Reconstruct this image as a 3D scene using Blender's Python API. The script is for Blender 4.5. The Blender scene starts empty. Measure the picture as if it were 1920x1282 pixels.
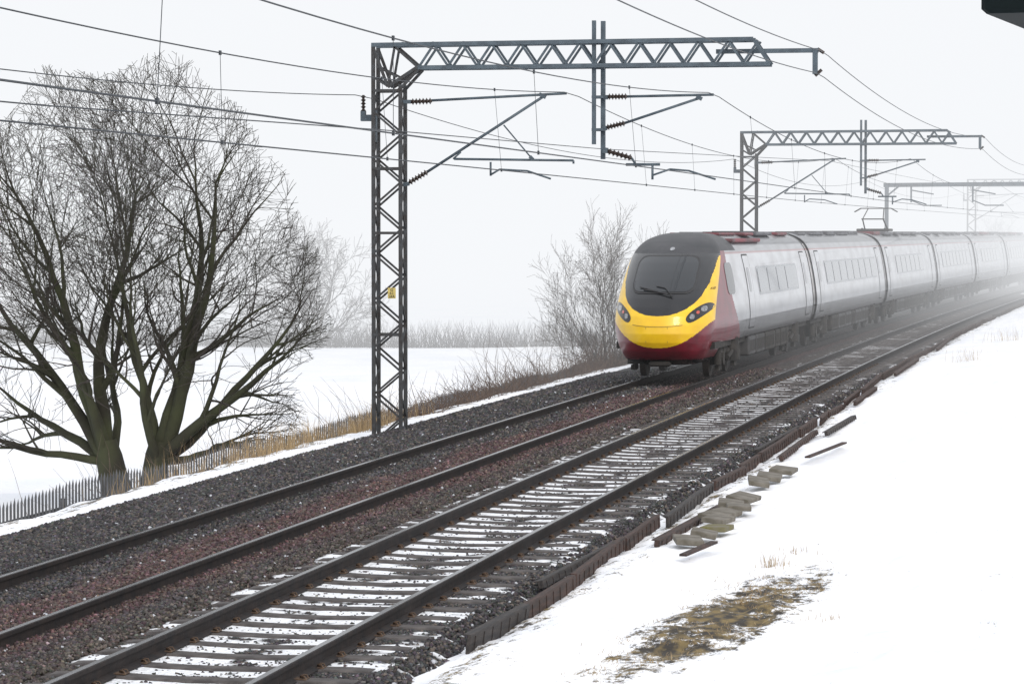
import bpy, math, random
import numpy as np
from mathutils import Vector, Matrix
random.seed(7); rng=np.random.default_rng(7)
SC=bpy.context.scene
COL=SC.collection
KC=.00015
def cx(u,s): return u+KC*s*s
def ang(s): return -math.atan(2*KC*s)

# ------------------------------------------------------------------ materials
def nt(name):
    m=bpy.data.materials.new(name); m.use_nodes=True
    t=m.node_tree; b=t.nodes['Principled BSDF']
    return m,t,b
def L(t,a,b): t.links.new(a,b)
def pmat(name,c,rough=.6,metal=0.,c2=None,scale=8.,bump=0.,bscale=None,coat=0.,spec=.5,detail=6,lo=.35,hi=.65,stretch=None):
    m,t,b=nt(name)
    b.inputs['Base Color'].default_value=(*c,1); b.inputs['Roughness'].default_value=rough
    b.inputs['Metallic'].default_value=metal; b.inputs['Coat Weight'].default_value=coat
    b.inputs['Specular IOR Level'].default_value=spec
    tc=t.nodes.new('ShaderNodeTexCoord'); src=tc.outputs['Object']
    if stretch:
        mp=t.nodes.new('ShaderNodeMapping'); mp.inputs['Scale'].default_value=stretch
        L(t,src,mp.inputs[0]); src=mp.outputs[0]
    if c2:
        n=t.nodes.new('ShaderNodeTexNoise'); n.inputs['Scale'].default_value=scale; n.inputs['Detail'].default_value=detail
        r=t.nodes.new('ShaderNodeValToRGB'); r.color_ramp.elements[0].position=lo; r.color_ramp.elements[1].position=hi
        r.color_ramp.elements[0].color=(*c,1); r.color_ramp.elements[1].color=(*c2,1)
        L(t,src,n.inputs['Vector']); L(t,n.outputs[0],r.inputs[0]); L(t,r.outputs[0],b.inputs['Base Color'])
    if bump:
        n2=t.nodes.new('ShaderNodeTexNoise'); n2.inputs['Scale'].default_value=bscale or scale*2; n2.inputs['Detail'].default_value=5
        bp=t.nodes.new('ShaderNodeBump'); bp.inputs['Strength'].default_value=bump; bp.inputs['Distance'].default_value=.02
        L(t,src,n2.inputs['Vector']); L(t,n2.outputs[0],bp.inputs['Height']); L(t,bp.outputs[0],b.inputs['Normal'])
    return m
M={}
M['steel']=pmat('galvanised_steel',(.085,.115,.14),.6,.0,(.05,.068,.085),5,.2,30)
M['rusty']=pmat('rusty_steel',(.050,.056,.062),.75,.0,(.030,.027,.026),9,.2,30)
M['insul']=pmat('insulator_ceramic',(.035,.025,.022),.3)
M['wire']=pmat('wire',(.035,.042,.05),.5,.2)
M['railside']=pmat('rail_side',(.012,.011,.012),.7,.0,(.026,.019,.017),6,.2,25,spec=.3)
M['railtop']=pmat('rail_top',(.13,.135,.15),.25,.9,(.06,.06,.065),3,stretch=(1,.15,1))
M['sleeper']=pmat('sleeper_concrete',(.050,.044,.043),.85,0,(.12,.108,.103),6,.5,40,lo=.4,hi=.75)
M['clip']=pmat('clip',(.12,.075,.045),.75,0,(.05,.03,.02),30)
M['plank']=pmat('plank',(.070,.040,.032),.85,0,(.030,.022,.020),5,.6,20,stretch=(6,.6,6))
M['blackplank']=pmat('plank_black',(.022,.021,.022),.8,0,(.055,.046,.042),5,.6,20,stretch=(6,.6,6))
M['slab']=pmat('slab',(.10,.09,.07),.9,0,(.19,.175,.15),6,.5,30)
M['mossslab']=pmat('mossy_slab',(.13,.12,.035),.9,0,(.16,.145,.11),4,.5,30)
M['bark']=pmat('bark',(.027,.024,.019),.95,0,(.048,.054,.026),1.2,.6,14)
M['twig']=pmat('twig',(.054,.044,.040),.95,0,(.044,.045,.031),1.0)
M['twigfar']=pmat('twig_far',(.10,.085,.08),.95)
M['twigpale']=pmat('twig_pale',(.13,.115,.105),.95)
M['scrub']=pmat('scrub_twig',(.17,.12,.09),.95,0,(.08,.055,.045),1.5)
M['dry']=pmat('dry_grass',(.42,.31,.17),.9,0,(.24,.17,.095),2)
M['fence']=pmat('fence',(.11,.115,.125),.7,.0,(.065,.068,.075),4)
M['yellow']=pmat('yellow_paint',(.88,.56,.008),.35,0,(.78,.47,.010),2.5,coat=.3)
M['maroon']=pmat('maroon_paint',(.18,.010,.024),.35,0,(.11,.010,.018),2.5,coat=.3)
M['black']=pmat('black_paint',(.009,.010,.012),.22,0,(.016,.016,.018),2,coat=.2)
M['cap']=pmat('charcoal_roof',(.024,.026,.030),.5,0,(.045,.045,.05),2)
M['under']=pmat('underframe',(.018,.017,.017),.85,0,(.042,.038,.034),4,.4)
M['skirtp']=pmat('skirt_panel',(.07,.07,.075),.7,0,(.03,.029,.028),2,.1)
M['roofg']=pmat('roof_grey',(.15,.155,.17),.7,0,(.08,.08,.09),1.2,.2)
M['roofred']=pmat('roof_red',(.20,.03,.045),.6,0,(.09,.045,.05),1.5)
M['glass']=pmat('dark_glass',(.018,.021,.025),.08,0,coat=.3)
M['swin']=pmat('side_window',(.13,.145,.17),.10,0,(.085,.095,.115),1.1,coat=.4,stretch=(1,1,2))
M['band']=pmat('window_band',(.22,.235,.26),.25,0,(.18,.195,.215),1.1,coat=.4)
M['frame']=pmat('rubber',(.03,.03,.032),.6)
M['lens']=pmat('headlight_lens',(.30,.31,.33),.1,0,(.06,.06,.07),14,coat=1.)
M['redlens']=pmat('tail_lens',(.50,.06,.03),.15,0,coat=1.)
M['wheel']=pmat('wheel',(.05,.04,.035),.6,.5)
M['plate']=pmat('plate',(.62,.50,.16),.6,0,(.45,.36,.12),20)
M['signdark']=pmat('sign_dark',(.005,.009,.010),.7,spec=.1)

def bodymat():
    m,t,b=nt('train_side_paint')
    tc=t.nodes.new('ShaderNodeTexCoord'); sp=t.nodes.new('ShaderNodeSeparateXYZ'); L(t,tc.outputs['Object'],sp.inputs[0])
    mr=t.nodes.new('ShaderNodeMath'); mr.operation='DIVIDE'; mr.inputs[1].default_value=4.; L(t,sp.outputs['Z'],mr.inputs[0])
    r=t.nodes.new('ShaderNodeValToRGB'); cr=r.color_ramp; cr.interpolation='LINEAR'
    bands=[(0,(.06,.06,.065)),(1.02,(.14,.145,.155)),(1.26,(.045,.047,.052)),(1.31,(.26,.27,.29)),(1.70,(.57,.585,.61)),(2.91,(.36,.20,.21)),(2.95,(.36,.37,.39)),(3.10,(.14,.145,.16))]
    els=[]
    for i,(z,c) in enumerate(bands):
        els.append((z/4,c)) 
        if i<len(bands)-1: els.append(((bands[i+1][0]-(.012 if i!=3 else .25))/4,c))
    cr.elements[0].position=els[0][0]; cr.elements[0].color=(*els[0][1],1); cr.elements[1].position=els[1][0]; cr.elements[1].color=(*els[1][1],1)
    for p,c in els[2:]:
        e=cr.elements.new(p); e.color=(*c,1)
    L(t,mr.outputs[0],r.inputs[0])
    n=t.nodes.new('ShaderNodeTexNoise'); n.inputs['Scale'].default_value=1.6; n.inputs['Detail'].default_value=7
    mp=t.nodes.new('ShaderNodeMapping'); mp.inputs['Scale'].default_value=(1,.5,1.4); L(t,tc.outputs['Object'],mp.inputs[0]); L(t,mp.outputs[0],n.inputs['Vector'])
    mx=t.nodes.new('ShaderNodeMix'); mx.data_type='RGBA'; mx.blend_type='MULTIPLY'; mx.inputs[0].default_value=.6
    r2=t.nodes.new('ShaderNodeValToRGB'); r2.color_ramp.elements[0].position=.3; r2.color_ramp.elements[1].position=.6
    r2.color_ramp.elements[0].color=(.6,.58,.57,1); r2.color_ramp.elements[1].color=(1,1,1,1)
    L(t,n.outputs[0],r2.inputs[0]); L(t,r.outputs[0],mx.inputs[6]); L(t,r2.outputs[0],mx.inputs[7]); L(t,mx.outputs[2],b.inputs['Base Color'])
    b.inputs['Roughness'].default_value=.34; b.inputs['Coat Weight'].default_value=.25; b.inputs['Metallic'].default_value=.12
    return m
M['body']=bodymat()

def snowmat():
    m,t,b=nt('snow')
    g=t.nodes.new('ShaderNodeNewGeometry'); 
    n=t.nodes.new('ShaderNodeTexNoise'); n.inputs['Scale'].default_value=.35; n.inputs['Detail'].default_value=5
    L(t,g.outputs['Position'],n.inputs['Vector'])
    r=t.nodes.new('ShaderNodeValToRGB'); r.color_ramp.elements[0].color=(.82,.845,.89,1); r.color_ramp.elements[1].color=(.92,.925,.94,1)
    r.color_ramp.elements[0].position=.35; r.color_ramp.elements[1].position=.6
    L(t,n.outputs[0],r.inputs[0])
    a=t.nodes.new('ShaderNodeAttribute'); a.attribute_name='soil'
    n2=t.nodes.new('ShaderNodeTexNoise'); n2.inputs['Scale'].default_value=4.0; n2.inputs['Detail'].default_value=12; n2.inputs['Roughness'].default_value=.86
    mpp=t.nodes.new('ShaderNodeMapping'); mpp.inputs['Scale'].default_value=(1,.55,1); L(t,g.outputs['Position'],mpp.inputs[0])
    L(t,mpp.outputs[0],n2.inputs['Vector'])
    ma=t.nodes.new('ShaderNodeMath'); ma.operation='MULTIPLY_ADD'; L(t,n2.outputs[0],ma.inputs[0]); ma.inputs[1].default_value=2.6; ma.inputs[2].default_value=-.8
    ad=t.nodes.new('ShaderNodeMath'); ad.operation='ADD'; L(t,a.outputs['Fac'],ad.inputs[0]); L(t,ma.outputs[0],ad.inputs[1])
    r3=t.nodes.new('ShaderNodeValToRGB'); r3.color_ramp.elements[0].position=.90; r3.color_ramp.elements[1].position=1.02
    L(t,ad.outputs[0],r3.inputs[0])
    n3=t.nodes.new('ShaderNodeTexNoise'); n3.inputs['Scale'].default_value=9.; n3.inputs['Detail'].default_value=8
    L(t,mpp.outputs[0],n3.inputs['Vector'])
    r4=t.nodes.new('ShaderNodeValToRGB'); r4.color_ramp.elements[0].color=(.026,.020,.013,1); r4.color_ramp.elements[1].color=(.19,.135,.048,1)
    r4.color_ramp.elements[0].position=.42; r4.color_ramp.elements[1].position=.62
    L(t,n3.outputs[0],r4.inputs[0])
    mx=t.nodes.new('ShaderNodeMix'); mx.data_type='RGBA'; L(t,r3.outputs[0],mx.inputs[0]); L(t,r.outputs[0],mx.inputs[6]); L(t,r4.outputs[0],mx.inputs[7])
    L(t,mx.outputs[2],b.inputs['Base Color']); b.inputs['Roughness'].default_value=.8
    bp=t.nodes.new('ShaderNodeBump'); bp.inputs['Strength'].default_value=.7; bp.inputs['Distance'].default_value=.08
    n4=t.nodes.new('ShaderNodeTexNoise'); n4.inputs['Scale'].default_value=2.2; n4.inputs['Detail'].default_value=8
    L(t,g.outputs['Position'],n4.inputs['Vector']); L(t,n4.outputs[0],bp.inputs['Height']); L(t,bp.outputs[0],b.inputs['Normal'])
    return m
M['snow']=snowmat()

def attrmat(name,attr,rough=.8,vor=None,bump=0):
    m,t,b=nt(name)
    a=t.nodes.new('ShaderNodeAttribute'); a.attribute_name=attr; out=a.outputs['Color']
    if vor:
        g=t.nodes.new('ShaderNodeNewGeometry'); v=t.nodes.new('ShaderNodeTexVoronoi'); v.inputs['Scale'].default_value=vor
        L(t,g.outputs['Position'],v.inputs['Vector'])
        sp=t.nodes.new('ShaderNodeSeparateColor'); L(t,v.outputs['Color'],sp.inputs[0])
        mr=t.nodes.new('ShaderNodeMapRange'); mr.inputs[3].default_value=.4; mr.inputs[4].default_value=1.5; L(t,sp.outputs[0],mr.inputs[0])
        mx=t.nodes.new('ShaderNodeVectorMath'); mx.operation='SCALE'; L(t,out,mx.inputs[0]); L(t,mr.outputs[0],mx.inputs['Scale'])
        sa=t.nodes.new('ShaderNodeAttribute'); sa.attribute_name='snowm'
        m2=t.nodes.new('ShaderNodeMix'); m2.data_type='RGBA'; L(t,sa.outputs['Fac'],m2.inputs[0]); L(t,mx.outputs[0],m2.inputs[6]); m2.inputs[7].default_value=(.86,.88,.91,1)
        out=m2.outputs[2]
        bp=t.nodes.new('ShaderNodeBump'); bp.inputs['Strength'].default_value=.8; bp.inputs['Distance'].default_value=.03
        L(t,v.outputs['Distance'],bp.inputs['Height']); L(t,bp.outputs[0],b.inputs['Normal'])
    L(t,out,b.inputs['Base Color']); b.inputs['Roughness'].default_value=rough
    b.inputs['Specular IOR Level'].default_value=.3
    return m
M['ballast']=attrmat('ballast_surface','col',.8,vor=20)
M['stone']=attrmat('stones','col',.75)

# ------------------------------------------------------------------ mesh builder
class MB:
    def __init__(s): s.v=[];s.f=[];s.m=[];s.s=[]
    def add(s,vs,fs,m=0,smooth=False):
        n=len(s.v); s.v.extend([tuple(v) for v in vs])
        for f in fs:
            s.f.append(tuple(i+n for i in f)); s.m.append(m); s.s.append(smooth)
    def box(s,c,size,m=0,R=None,bev=0):
        hx,hy,hz=[a/2 for a in size]; c=Vector(c)
        if bev>0:
            vs=[]; b=bev
            for z,e in ((-hz,b),(-hz+b,0),(hz-b,0),(hz,b)):
                X,Y=hx-e,hy-e
                for a,bb in ((-X+b,-Y),(X-b,-Y),(X,-Y+b),(X,Y-b),(X-b,Y),(-X+b,Y),(-X,Y-b),(-X,-Y+b)): vs.append(Vector((a,bb,z)))
            fs=[tuple(range(7,-1,-1)),tuple(range(24,32))]
            for k in range(3):
                for i in range(8):
                    j=(i+1)%8; fs.append((k*8+i,k*8+j,k*8+8+j,k*8+8+i))
        else:
            vs=[Vector((x,y,z)) for z in(-hz,hz) for x,y in((-hx,-hy),(hx,-hy),(hx,hy),(-hx,hy))]
            fs=[(3,2,1,0),(4,5,6,7),(0,1,5,4),(1,2,6,5),(2,3,7,6),(3,0,4,7)]
        if R is not None: vs=[R@v for v in vs]
        s.add([v+c for v in vs],fs,m)
    def bar(s,p,q,w,h=None,m=0):
        h=h or w; p=Vector(p);q=Vector(q);d=q-p;l=d.length
        if l<1e-6:return
        R=d.to_track_quat('Y','Z').to_matrix()
        s.box((p+q)/2,(w,l,h),m,R)
    def tube(s,pts,rs,n=6,m=0,smooth=True,cap=False):
        pts=[Vector(p) for p in pts]
        if not hasattr(rs,'__len__'): rs=[rs]*len(pts)
        vs=[];ref=None
        for i,p in enumerate(pts):
            a=pts[max(i-1,0)];b=pts[min(i+1,len(pts)-1)];t=(b-a)
            if t.length<1e-9:t=Vector((0,0,1))
            t.normalize()
            if ref is None:
                ref=t.orthogonal()
            x=ref-t*ref.dot(t)
            if x.length<1e-6:x=t.orthogonal()
            x.normalize();ref=x;y=t.cross(x)
            for k in range(n):
                an=2*math.pi*k/n; vs.append(p+(x*math.cos(an)+y*math.sin(an))*rs[i])
        fs=[]
        for i in range(len(pts)-1):
            for k in range(n):
                j=(k+1)%n; fs.append((i*n+k,i*n+j,i*n+n+j,i*n+n+k))
        if cap:
            fs.append(tuple(range(n-1,-1,-1))); o=(len(pts)-1)*n; fs.append(tuple(range(o,o+n)))
        s.add(vs,fs,m,smooth)
    def cyl(s,p,q,r,n=16,m=0): s.tube([p,q],r,n,m,False,True)
    def insul(s,p,q,r=.075,nd=7,m=0):
        p=Vector(p);q=Vector(q);pts=[];rs=[]
        N=nd*4+1
        for i in range(N):
            pts.append(p.lerp(q,i/(N-1))); rs.append(r if i%4==2 else (r*.55 if i%2 else r*.4))
        s.tube(pts,rs,10,m,False,True)
    def mesh(s,name,mats):
        me=bpy.data.meshes.new(name); me.from_pydata(s.v,[],s.f)
        for mt in mats: me.materials.append(M[mt])
        me.polygons.foreach_set('material_index',s.m); me.polygons.foreach_set('use_smooth',s.s); me.update(); return me
def mk(name,me,mats=None,parent=None,loc=(0,0,0),rot=0,**kw):
    if isinstance(me,MB): me=me.mesh(name,mats)
    o=bpy.data.objects.new(name,me); COL.objects.link(o); o.location=loc; o.rotation_euler=(0,0,rot)
    if parent: o.parent=parent
    for k,v in kw.items(): o[k]=v
    return o
def empty(name,loc=(0,0,0),rot=0,**kw):
    o=bpy.data.objects.new(name,None); o.empty_display_size=.3; COL.objects.link(o); o.location=loc;o.rotation_euler=(0,0,rot)
    for k,v in kw.items(): o[k]=v
    return o
def copytree(src,loc,rot=0):
    n=src.copy(); COL.objects.link(n); n.location=loc; n.rotation_euler=(0,0,rot)
    for c in src.children:
        d=c.copy(); COL.objects.link(d); d.parent=n
        for e in c.children:
            g=e.copy(); COL.objects.link(g); g.parent=d
    return n

LAT=rng.random((512,512))
def vn(x,y):
    x=np.asarray(x,float);y=np.asarray(y,float)
    xi=np.floor(x).astype(int);yi=np.floor(y).astype(int);fx=x-xi;fy=y-yi
    fx=fx*fx*(3-2*fx);fy=fy*fy*(3-2*fy)
    a=LAT[xi%512,yi%512];b=LAT[(xi+1)%512,yi%512];c=LAT[xi%512,(yi+1)%512];d=LAT[(xi+1)%512,(yi+1)%512]
    return (a*(1-fx)+b*fx)*(1-fy)+(c*(1-fx)+d*fx)*fy
def fbm(x,y,o=4):
    r=0;A=.5;t=0
    for i in range(o):
        r=r+A*vn(x*2**i+17*i,y*2**i+31*i);t+=A;A*=.5
    return r/t

def gridmesh(name,X,Y,Z,mat,attrs={}):
    ny,nx=X.shape
    v=np.stack([X,Y,Z],-1).reshape(-1,3)
    me=bpy.data.meshes.new(name); me.vertices.add(len(v)); me.vertices.foreach_set('co',v.ravel())
    i=np.arange(ny*nx).reshape(ny,nx)
    q=np.stack([i[:-1,:-1],i[:-1,1:],i[1:,1:],i[1:,:-1]],-1).reshape(-1,4)
    me.loops.add(q.size); me.polygons.add(len(q)); me.loops.foreach_set('vertex_index',q.ravel().astype(np.int32))
    me.polygons.foreach_set('loop_start',(np.arange(len(q))*4).astype(np.int32)); 
    me.polygons.foreach_set('use_smooth',np.ones(len(q),bool)); me.update(calc_edges=True); me.validate()
    for k,a in attrs.items():
        if a.ndim==2:
            at=me.attributes.new(k,'FLOAT','POINT'); at.data.foreach_set('value',a.ravel().astype(np.float32))
        else:
            at=me.attributes.new(k,'FLOAT_COLOR','POINT'); c=np.concatenate([a.reshape(-1,3),np.ones((a.shape[0]*a.shape[1],1))],1); at.data.foreach_set('color',c.ravel().astype(np.float32))
    me.materials.append(M[mat]); return me

# ------------------------------------------------------------------ terrain
def uc(a): return np.interp(a,[24,35,51,78,150],[-5.06,-5.02,-4.99,-5.26,-5.55])
us=np.concatenate([np.array([-1500,-900,-600,-400,-280,-200,-150,-110,-80,-60,-48,-40,-34,-29,-25,-22]),np.arange(-20,-11.6,.2),np.arange(-11.5,-6,.5),np.arange(-6,-1,.07),np.arange(-1,6,.35),np.array([7,9,12,18,30,60,120,300,800])])
ss=np.concatenate([np.array([-60,-30,-10,0,6,12,16]),np.arange(18,36,.1),np.arange(36,60,.25),np.arange(60,130,.6),np.arange(130,260,3),np.array([270,300,340,400,480,600,800,1100,1600,2400])])
U,S=np.meshgrid(us,ss)
pu=[-1500,-600,-300,-160,-60,-18,-16.6,-15.2,-14.6,-13.9,-13.4,-12.7,-6.0,-5.45,-5.15,-4.9,-4.5,-2,0,6,30,800]
pz=[40,14,4,-2.6,-2.7,-2.6,-2.35,-.95,-.60,-.48,-.52,-.95,-.75,-.32,-.21,-.14,-.07,.05,.2,.5,.8,3]
shift=np.where((U>-6.5)&(U<-2),(uc(S)+5.02)*np.clip((-2-U)/2.5,0,1),0)
ZT=np.interp(U-shift,pu,pz)
nz=fbm(U*.9,S*.5,4)-.5
amp=np.where(U>-5.2,.13,np.where(U<-11.8,.14,0)); amp=np.where(U<-20,.5,amp)
ZT=ZT+nz*amp+np.where((U>-5.7),(fbm(U*5,S*3,3)-.5)*.08,0)+np.where((U<-12),(fbm(U*2.5,S*2,3)-.5)*.08,0)
e=((U+3.12-(S-26)*.11)/.58)**2+((S-26.3)/4.0)**2
soil=np.clip(.68-.36*e,0,.68)
edge=np.clip(1-np.abs(U-uc(S)-.10)/.8,0,1)*.40
soil=np.maximum(soil,edge)
soil=np.maximum(soil,np.where((U>-4.8)&(S<60),.11,0))
soil=np.maximum(soil,np.where((U<-14.1)&(U>-18.5),.40,0))
soil=np.maximum(soil,np.where((U<-12.9)&(U>=-14.1),.18,0))
SX=U+KC*np.clip(S,0,500)**2
mk('ground',gridmesh('ground',SX,S,ZT,'snow',{'soil':soil}),kind='structure')

# ------------------------------------------------------------------ ballast
SL0=19.0; SLD=.66
def dip(c): return np.where(np.abs(c)<.75,.020*np.cos(np.clip(np.abs(c)/.75,0,1)*np.pi/2),0)
def zb(U):
    z=np.interp(U,[-14.3,-13.6,-12.9,-11.3,-8.4,-8.25,-5.60,-5.45,-5.0],[-.95,-.55,-.30,-.155,-.155,-.166,-.166,-.21,-.50])
    return z-dip(U+6.9)
def snowmask(U,S):
    n=fbm(U*2.6,S*2.6,4); n2=fbm(U*9+50,S*9,3); c=U+6.9
    a=np.abs(c)
    inside=np.where(a<.72,.62+.34*np.clip(a/.5,0,1),np.where(a<1.35,.46,0))
    far=np.clip((S-38)/45,0,1)
    m=inside-.14*far
    v=m+(n-.5)*1.4+(n2-.5)*.7
    r=np.clip((v-.50)/.14,0,1)*np.where(a<1.4,1,0)
    e=np.clip((U+5.8)/.5,0,1)*.30+np.clip((-13.0-U)/.8,0,1)*.25
    v2=e+(n-.5)*.7+(n2-.5)*.8
    return np.maximum(r,np.clip((v2-.36)/.12,0,1))
def bcol(U,S):
    n=fbm(U*1.3+9,S*.5,4); 
    dark=np.array([.053,.051,.053]); red=np.array([.086,.057,.056]); tan=np.array([.070,.058,.052])
    rz=np.clip((U+10.15+(n-.5)*.7)/.25,0,1)*np.clip((-8.45-U+(n-.5)*.5)/.35,0,1)
    tz=np.clip((U+8.7)/.3,0,1)*np.clip((-7.9-U)/.3,0,1)*.8
    c=dark*(1-rz[...,None])+red*rz[...,None]; c=c*(1-tz[...,None])+tan*tz[...,None]
    return c
bu=np.arange(-14.2,-4.95,.06); bs=np.concatenate([np.arange(14,20,.5),np.arange(20,62,.06),np.arange(62,110,.3),np.arange(110,420,2)])
U,S=np.meshgrid(bu,bs)
sm=snowmask(U,S)
nearz=np.where(np.abs(U+6.9)<1.35,.25,1.)
ZB=zb(U)+((fbm(U*7,S*7,3)-.5)*.05+sm*.01)*nearz
mk('ballast_bed',gridmesh('ballast_bed',cx(U,S),S,ZB,'ballast',{'col':bcol(U,S),'snowm':sm*.97}),kind='structure')

N=330000
r=rng.random(N); a0,b0=1/20.5,1/78.
s_=1/(a0+(b0-a0)*r); u_=rng.uniform(-13.9,-5.1,N)
ph=np.abs(((s_-SL0)/SLD+.5)%1.-.5)*SLD; near=np.abs(u_+6.9)<1.32
onsl=near&(ph<.165)
keep=(rng.random(N)>snowmask(u_,s_)*.90)&~(onsl&(rng.random(N)<.96))
s_=s_[keep];u_=u_[keep];near=near[keep];N=len(s_)
hs=rng.uniform(.008,.020,N)*(1+np.clip((s_-30)/70,0,.5)); hs=np.where(near,hs*.8,hs)
zz=zb(u_)+np.where(near,rng.uniform(-.013,.003,N),rng.uniform(-.005,.020,N))
cube=np.array([[-1,-1,-1],[1,-1,-1],[1,1,-1],[-1,1,-1],[-1,-1,1],[1,-1,1],[1,1,1],[-1,1,1]],float)
V=cube[None]*(hs[:,None,None])*rng.uniform(.55,1.25,(N,1,3))*rng.uniform(.6,1.1,(N,8,3))
ax=rng.normal(size=(N,3));ax/=np.linalg.norm(ax,axis=1)[:,None];th=rng.uniform(0,6.28,N)[:,None,None]
K=ax[:,None,:]
V=V*np.cos(th)+np.cross(np.broadcast_to(K,V.shape),V)*np.sin(th)+K*(V*K).sum(-1,keepdims=True)*(1-np.cos(th))
V+=np.stack([cx(u_,s_),s_,zz],-1)[:,None,:]
me=bpy.data.meshes.new('ballast_stones'); me.vertices.add(N*8); me.vertices.foreach_set('co',V.ravel())
F=np.array([[3,2,1,0],[4,5,6,7],[0,1,5,4],[1,2,6,5],[2,3,7,6],[3,0,4,7]])
q=(F[None]+(np.arange(N)*8)[:,None,None]).reshape(-1,4)
me.loops.add(q.size);me.polygons.add(len(q));me.loops.foreach_set('vertex_index',q.ravel().astype(np.int32));me.polygons.foreach_set('loop_start',(np.arange(len(q))*4).astype(np.int32))
me.update(calc_edges=True)
c=bcol(u_,s_)*rng.lognormal(0,.45,(N,1))*rng.uniform(.85,1.15,(N,3))
tanp=rng.random(N)<.12; c[tanp]=np.array([.13,.11,.095])*rng.uniform(.7,1.3,(tanp.sum(),1))
sp=rng.random(N)<np.where(u_>-5.9,.015,.005); c[sp]=np.array([.50,.52,.56])
c=np.concatenate([np.clip(c,0.008,.85),np.ones((N,1))],1); c=np.repeat(c,8,0)
at=me.attributes.new('col','FLOAT_COLOR','POINT'); at.data.foreach_set('color',c.ravel().astype(np.float32))
me.materials.append(M['stone'])
mk('gravel',me,kind='stuff',label='loose dark and reddish crushed stone ballast between the rails',category='gravel')

# ------------------------------------------------------------------ rails
prof=[(-.075,-.16),(.075,-.16),(.075,-.148),(.012,-.125),(.010,-.05),(.036,-.040),(.036,-.008),(.028,0),(-.028,0),(-.036,-.008),(-.036,-.040),(-.010,-.05),(-.012,-.125),(-.075,-.148)]
UF=[-10.52,-9.02,-7.65,-6.15]
rs_=list(np.arange(10,120,1.))+list(np.arange(120,420,4.))
for u in UF:
    mb=MB(); vs=[];n=len(prof)
    for s in rs_:
        for px,pz_ in prof: vs.append((cx(u+px,s),s,pz_))
    for i in range(len(rs_)-1):
        for k in range(n):
            j=(k+1)%n; mb.f.append((i*n+k,i*n+j,i*n+n+j,i*n+n+k)); mb.m.append(1 if k==7 else 0); mb.s.append(False)
    mb.v=vs
    mk('rail',mb,['railside','railtop'],label='long dark steel running rail lying on the ballast',category='rail',group='rails of the two tracks')

mb=MB(); xs=np.linspace(-1.27,1.27,17); vs=[]
for x in xs:
    t=abs(x); zt=-.146-float(dip(np.array(x)))-(.008 if t>1.2 else 0)
    vs+=[(x,-.13,-.30),(x,-.115,zt-.015),(x,-.095,zt),(x,.095,zt),(x,.115,zt-.015),(x,.13,-.30)]
fs=[]
for i in range(16):
    for k in range(5): fs.append((i*6+k,i*6+6+k,i*6+7+k,i*6+k+1))
fs+=[(0,1,2,3,4,5),(101,100,99,98,97,96)]
mb.add(vs,fs)
sl_me=mb.mesh('sleeper',['sleeper'])
mb=MB()
mb.box((0,0,-.142),(.24,.12,.012),0,None,.003)
for sx in(-1,1):
    for sy in(-1,1):
        mb.tube([(sx*.11,sy*.04,-.135),(sx*.10,sy*.04,-.116),(sx*.07,sy*.035,-.114),(sx*.06,sy*.02,-.125),(sx*.09,sy*.01,-.13)],.007,5)
fa_me=mb.mesh('rail_fastening',['clip'])
src=mk('sleeper',sl_me,label='dark concrete sleeper bedded in snow and ballast',category='sleeper',group='sleepers of the nearer track')
for dx in(-.75,.75): mk('rail_fastening',fa_me,parent=src,loc=(dx,0,0))
src.location=(cx(-6.9,SL0),SL0,0)
for i in range(1,240):
    s=SL0+i*SLD; loc=(cx(-6.9,s)+random.uniform(-.02,.02),s+random.uniform(-.01,.01),random.uniform(-.006,.004))
    if i<95: copytree(src,loc,ang(s)+random.uniform(-.008,.008))
    else:
        n=src.copy(); COL.objects.link(n); n.location=loc; n.rotation_euler=(0,0,ang(s))

# ------------------------------------------------------------------ edging boards, slabs
def board(u0,s0,u1,s1,z,h=.20,t=.05,mat='plank',tilt=0,label='rust brown timber edging board along the snowy trackside'):
    p=Vector((cx(u0,s0),s0,0));q=Vector((cx(u1,s1),s1,0));d=q-p;l=d.length
    mb=MB(); 
    mb.box((0,0,0),(t,l,h),0,None,.006)
    nr=int(l/.32)
    for i in range(nr): mb.box((t/2+.004,-l/2+(i+.5)*l/nr,-.01),(.010,.02,h*.85),0)
    mb.box((-.02,0,h/2-.004),(t+.03,l*.995,.012),0)
    o=mk('edging_board',mb,[mat],loc=((p.x+q.x)/2,(p.y+q.y)/2,z),label=label,category='board',group='boards edging the ballast')
    o.rotation_euler=(random.uniform(-.012,.012),tilt,-math.atan2(d.x,d.y)); return o
s=24.9
while s<150:
    l=random.uniform(2.2,3.8)*(1+ (s>60)*.8)
    ua,ub=float(uc(s)),float(uc(s+l))
    board(ua+random.uniform(-.07,.07),s,ub+random.uniform(-.07,.07),s+l,-.115+random.uniform(-.015,.02),h=random.uniform(.14,.17),t=.035,tilt=random.uniform(-.15,.15),mat='plank' if random.random()<.8 else 'blackplank')
    s+=l+random.uniform(.0,.12)
for a in [(-5.34,29.5,-5.24,34.3,-.15,'blackplank'),(-4.62,32.6,-4.52,37.6,-.055,'plank'),(-4.62,45.5,-4.72,52.,-.05,'plank'),(-4.45,51,-4.4,56,-.03,'blackplank'),(-5.28,48,-5.2,54,-.12,'blackplank'),(-4.75,60,-4.9,67,-.04,'plank'),(-4.95,73,-5.05,82,-.04,'plank'),(-5.1,90,-5.25,102,-.02,'plank')]:
    board(*a[:4],a[4],h=.08,t=.06,mat=a[5],tilt=random.uniform(-.3,.3),label='loose dark plank lying on the snow beside the ballast')
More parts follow.
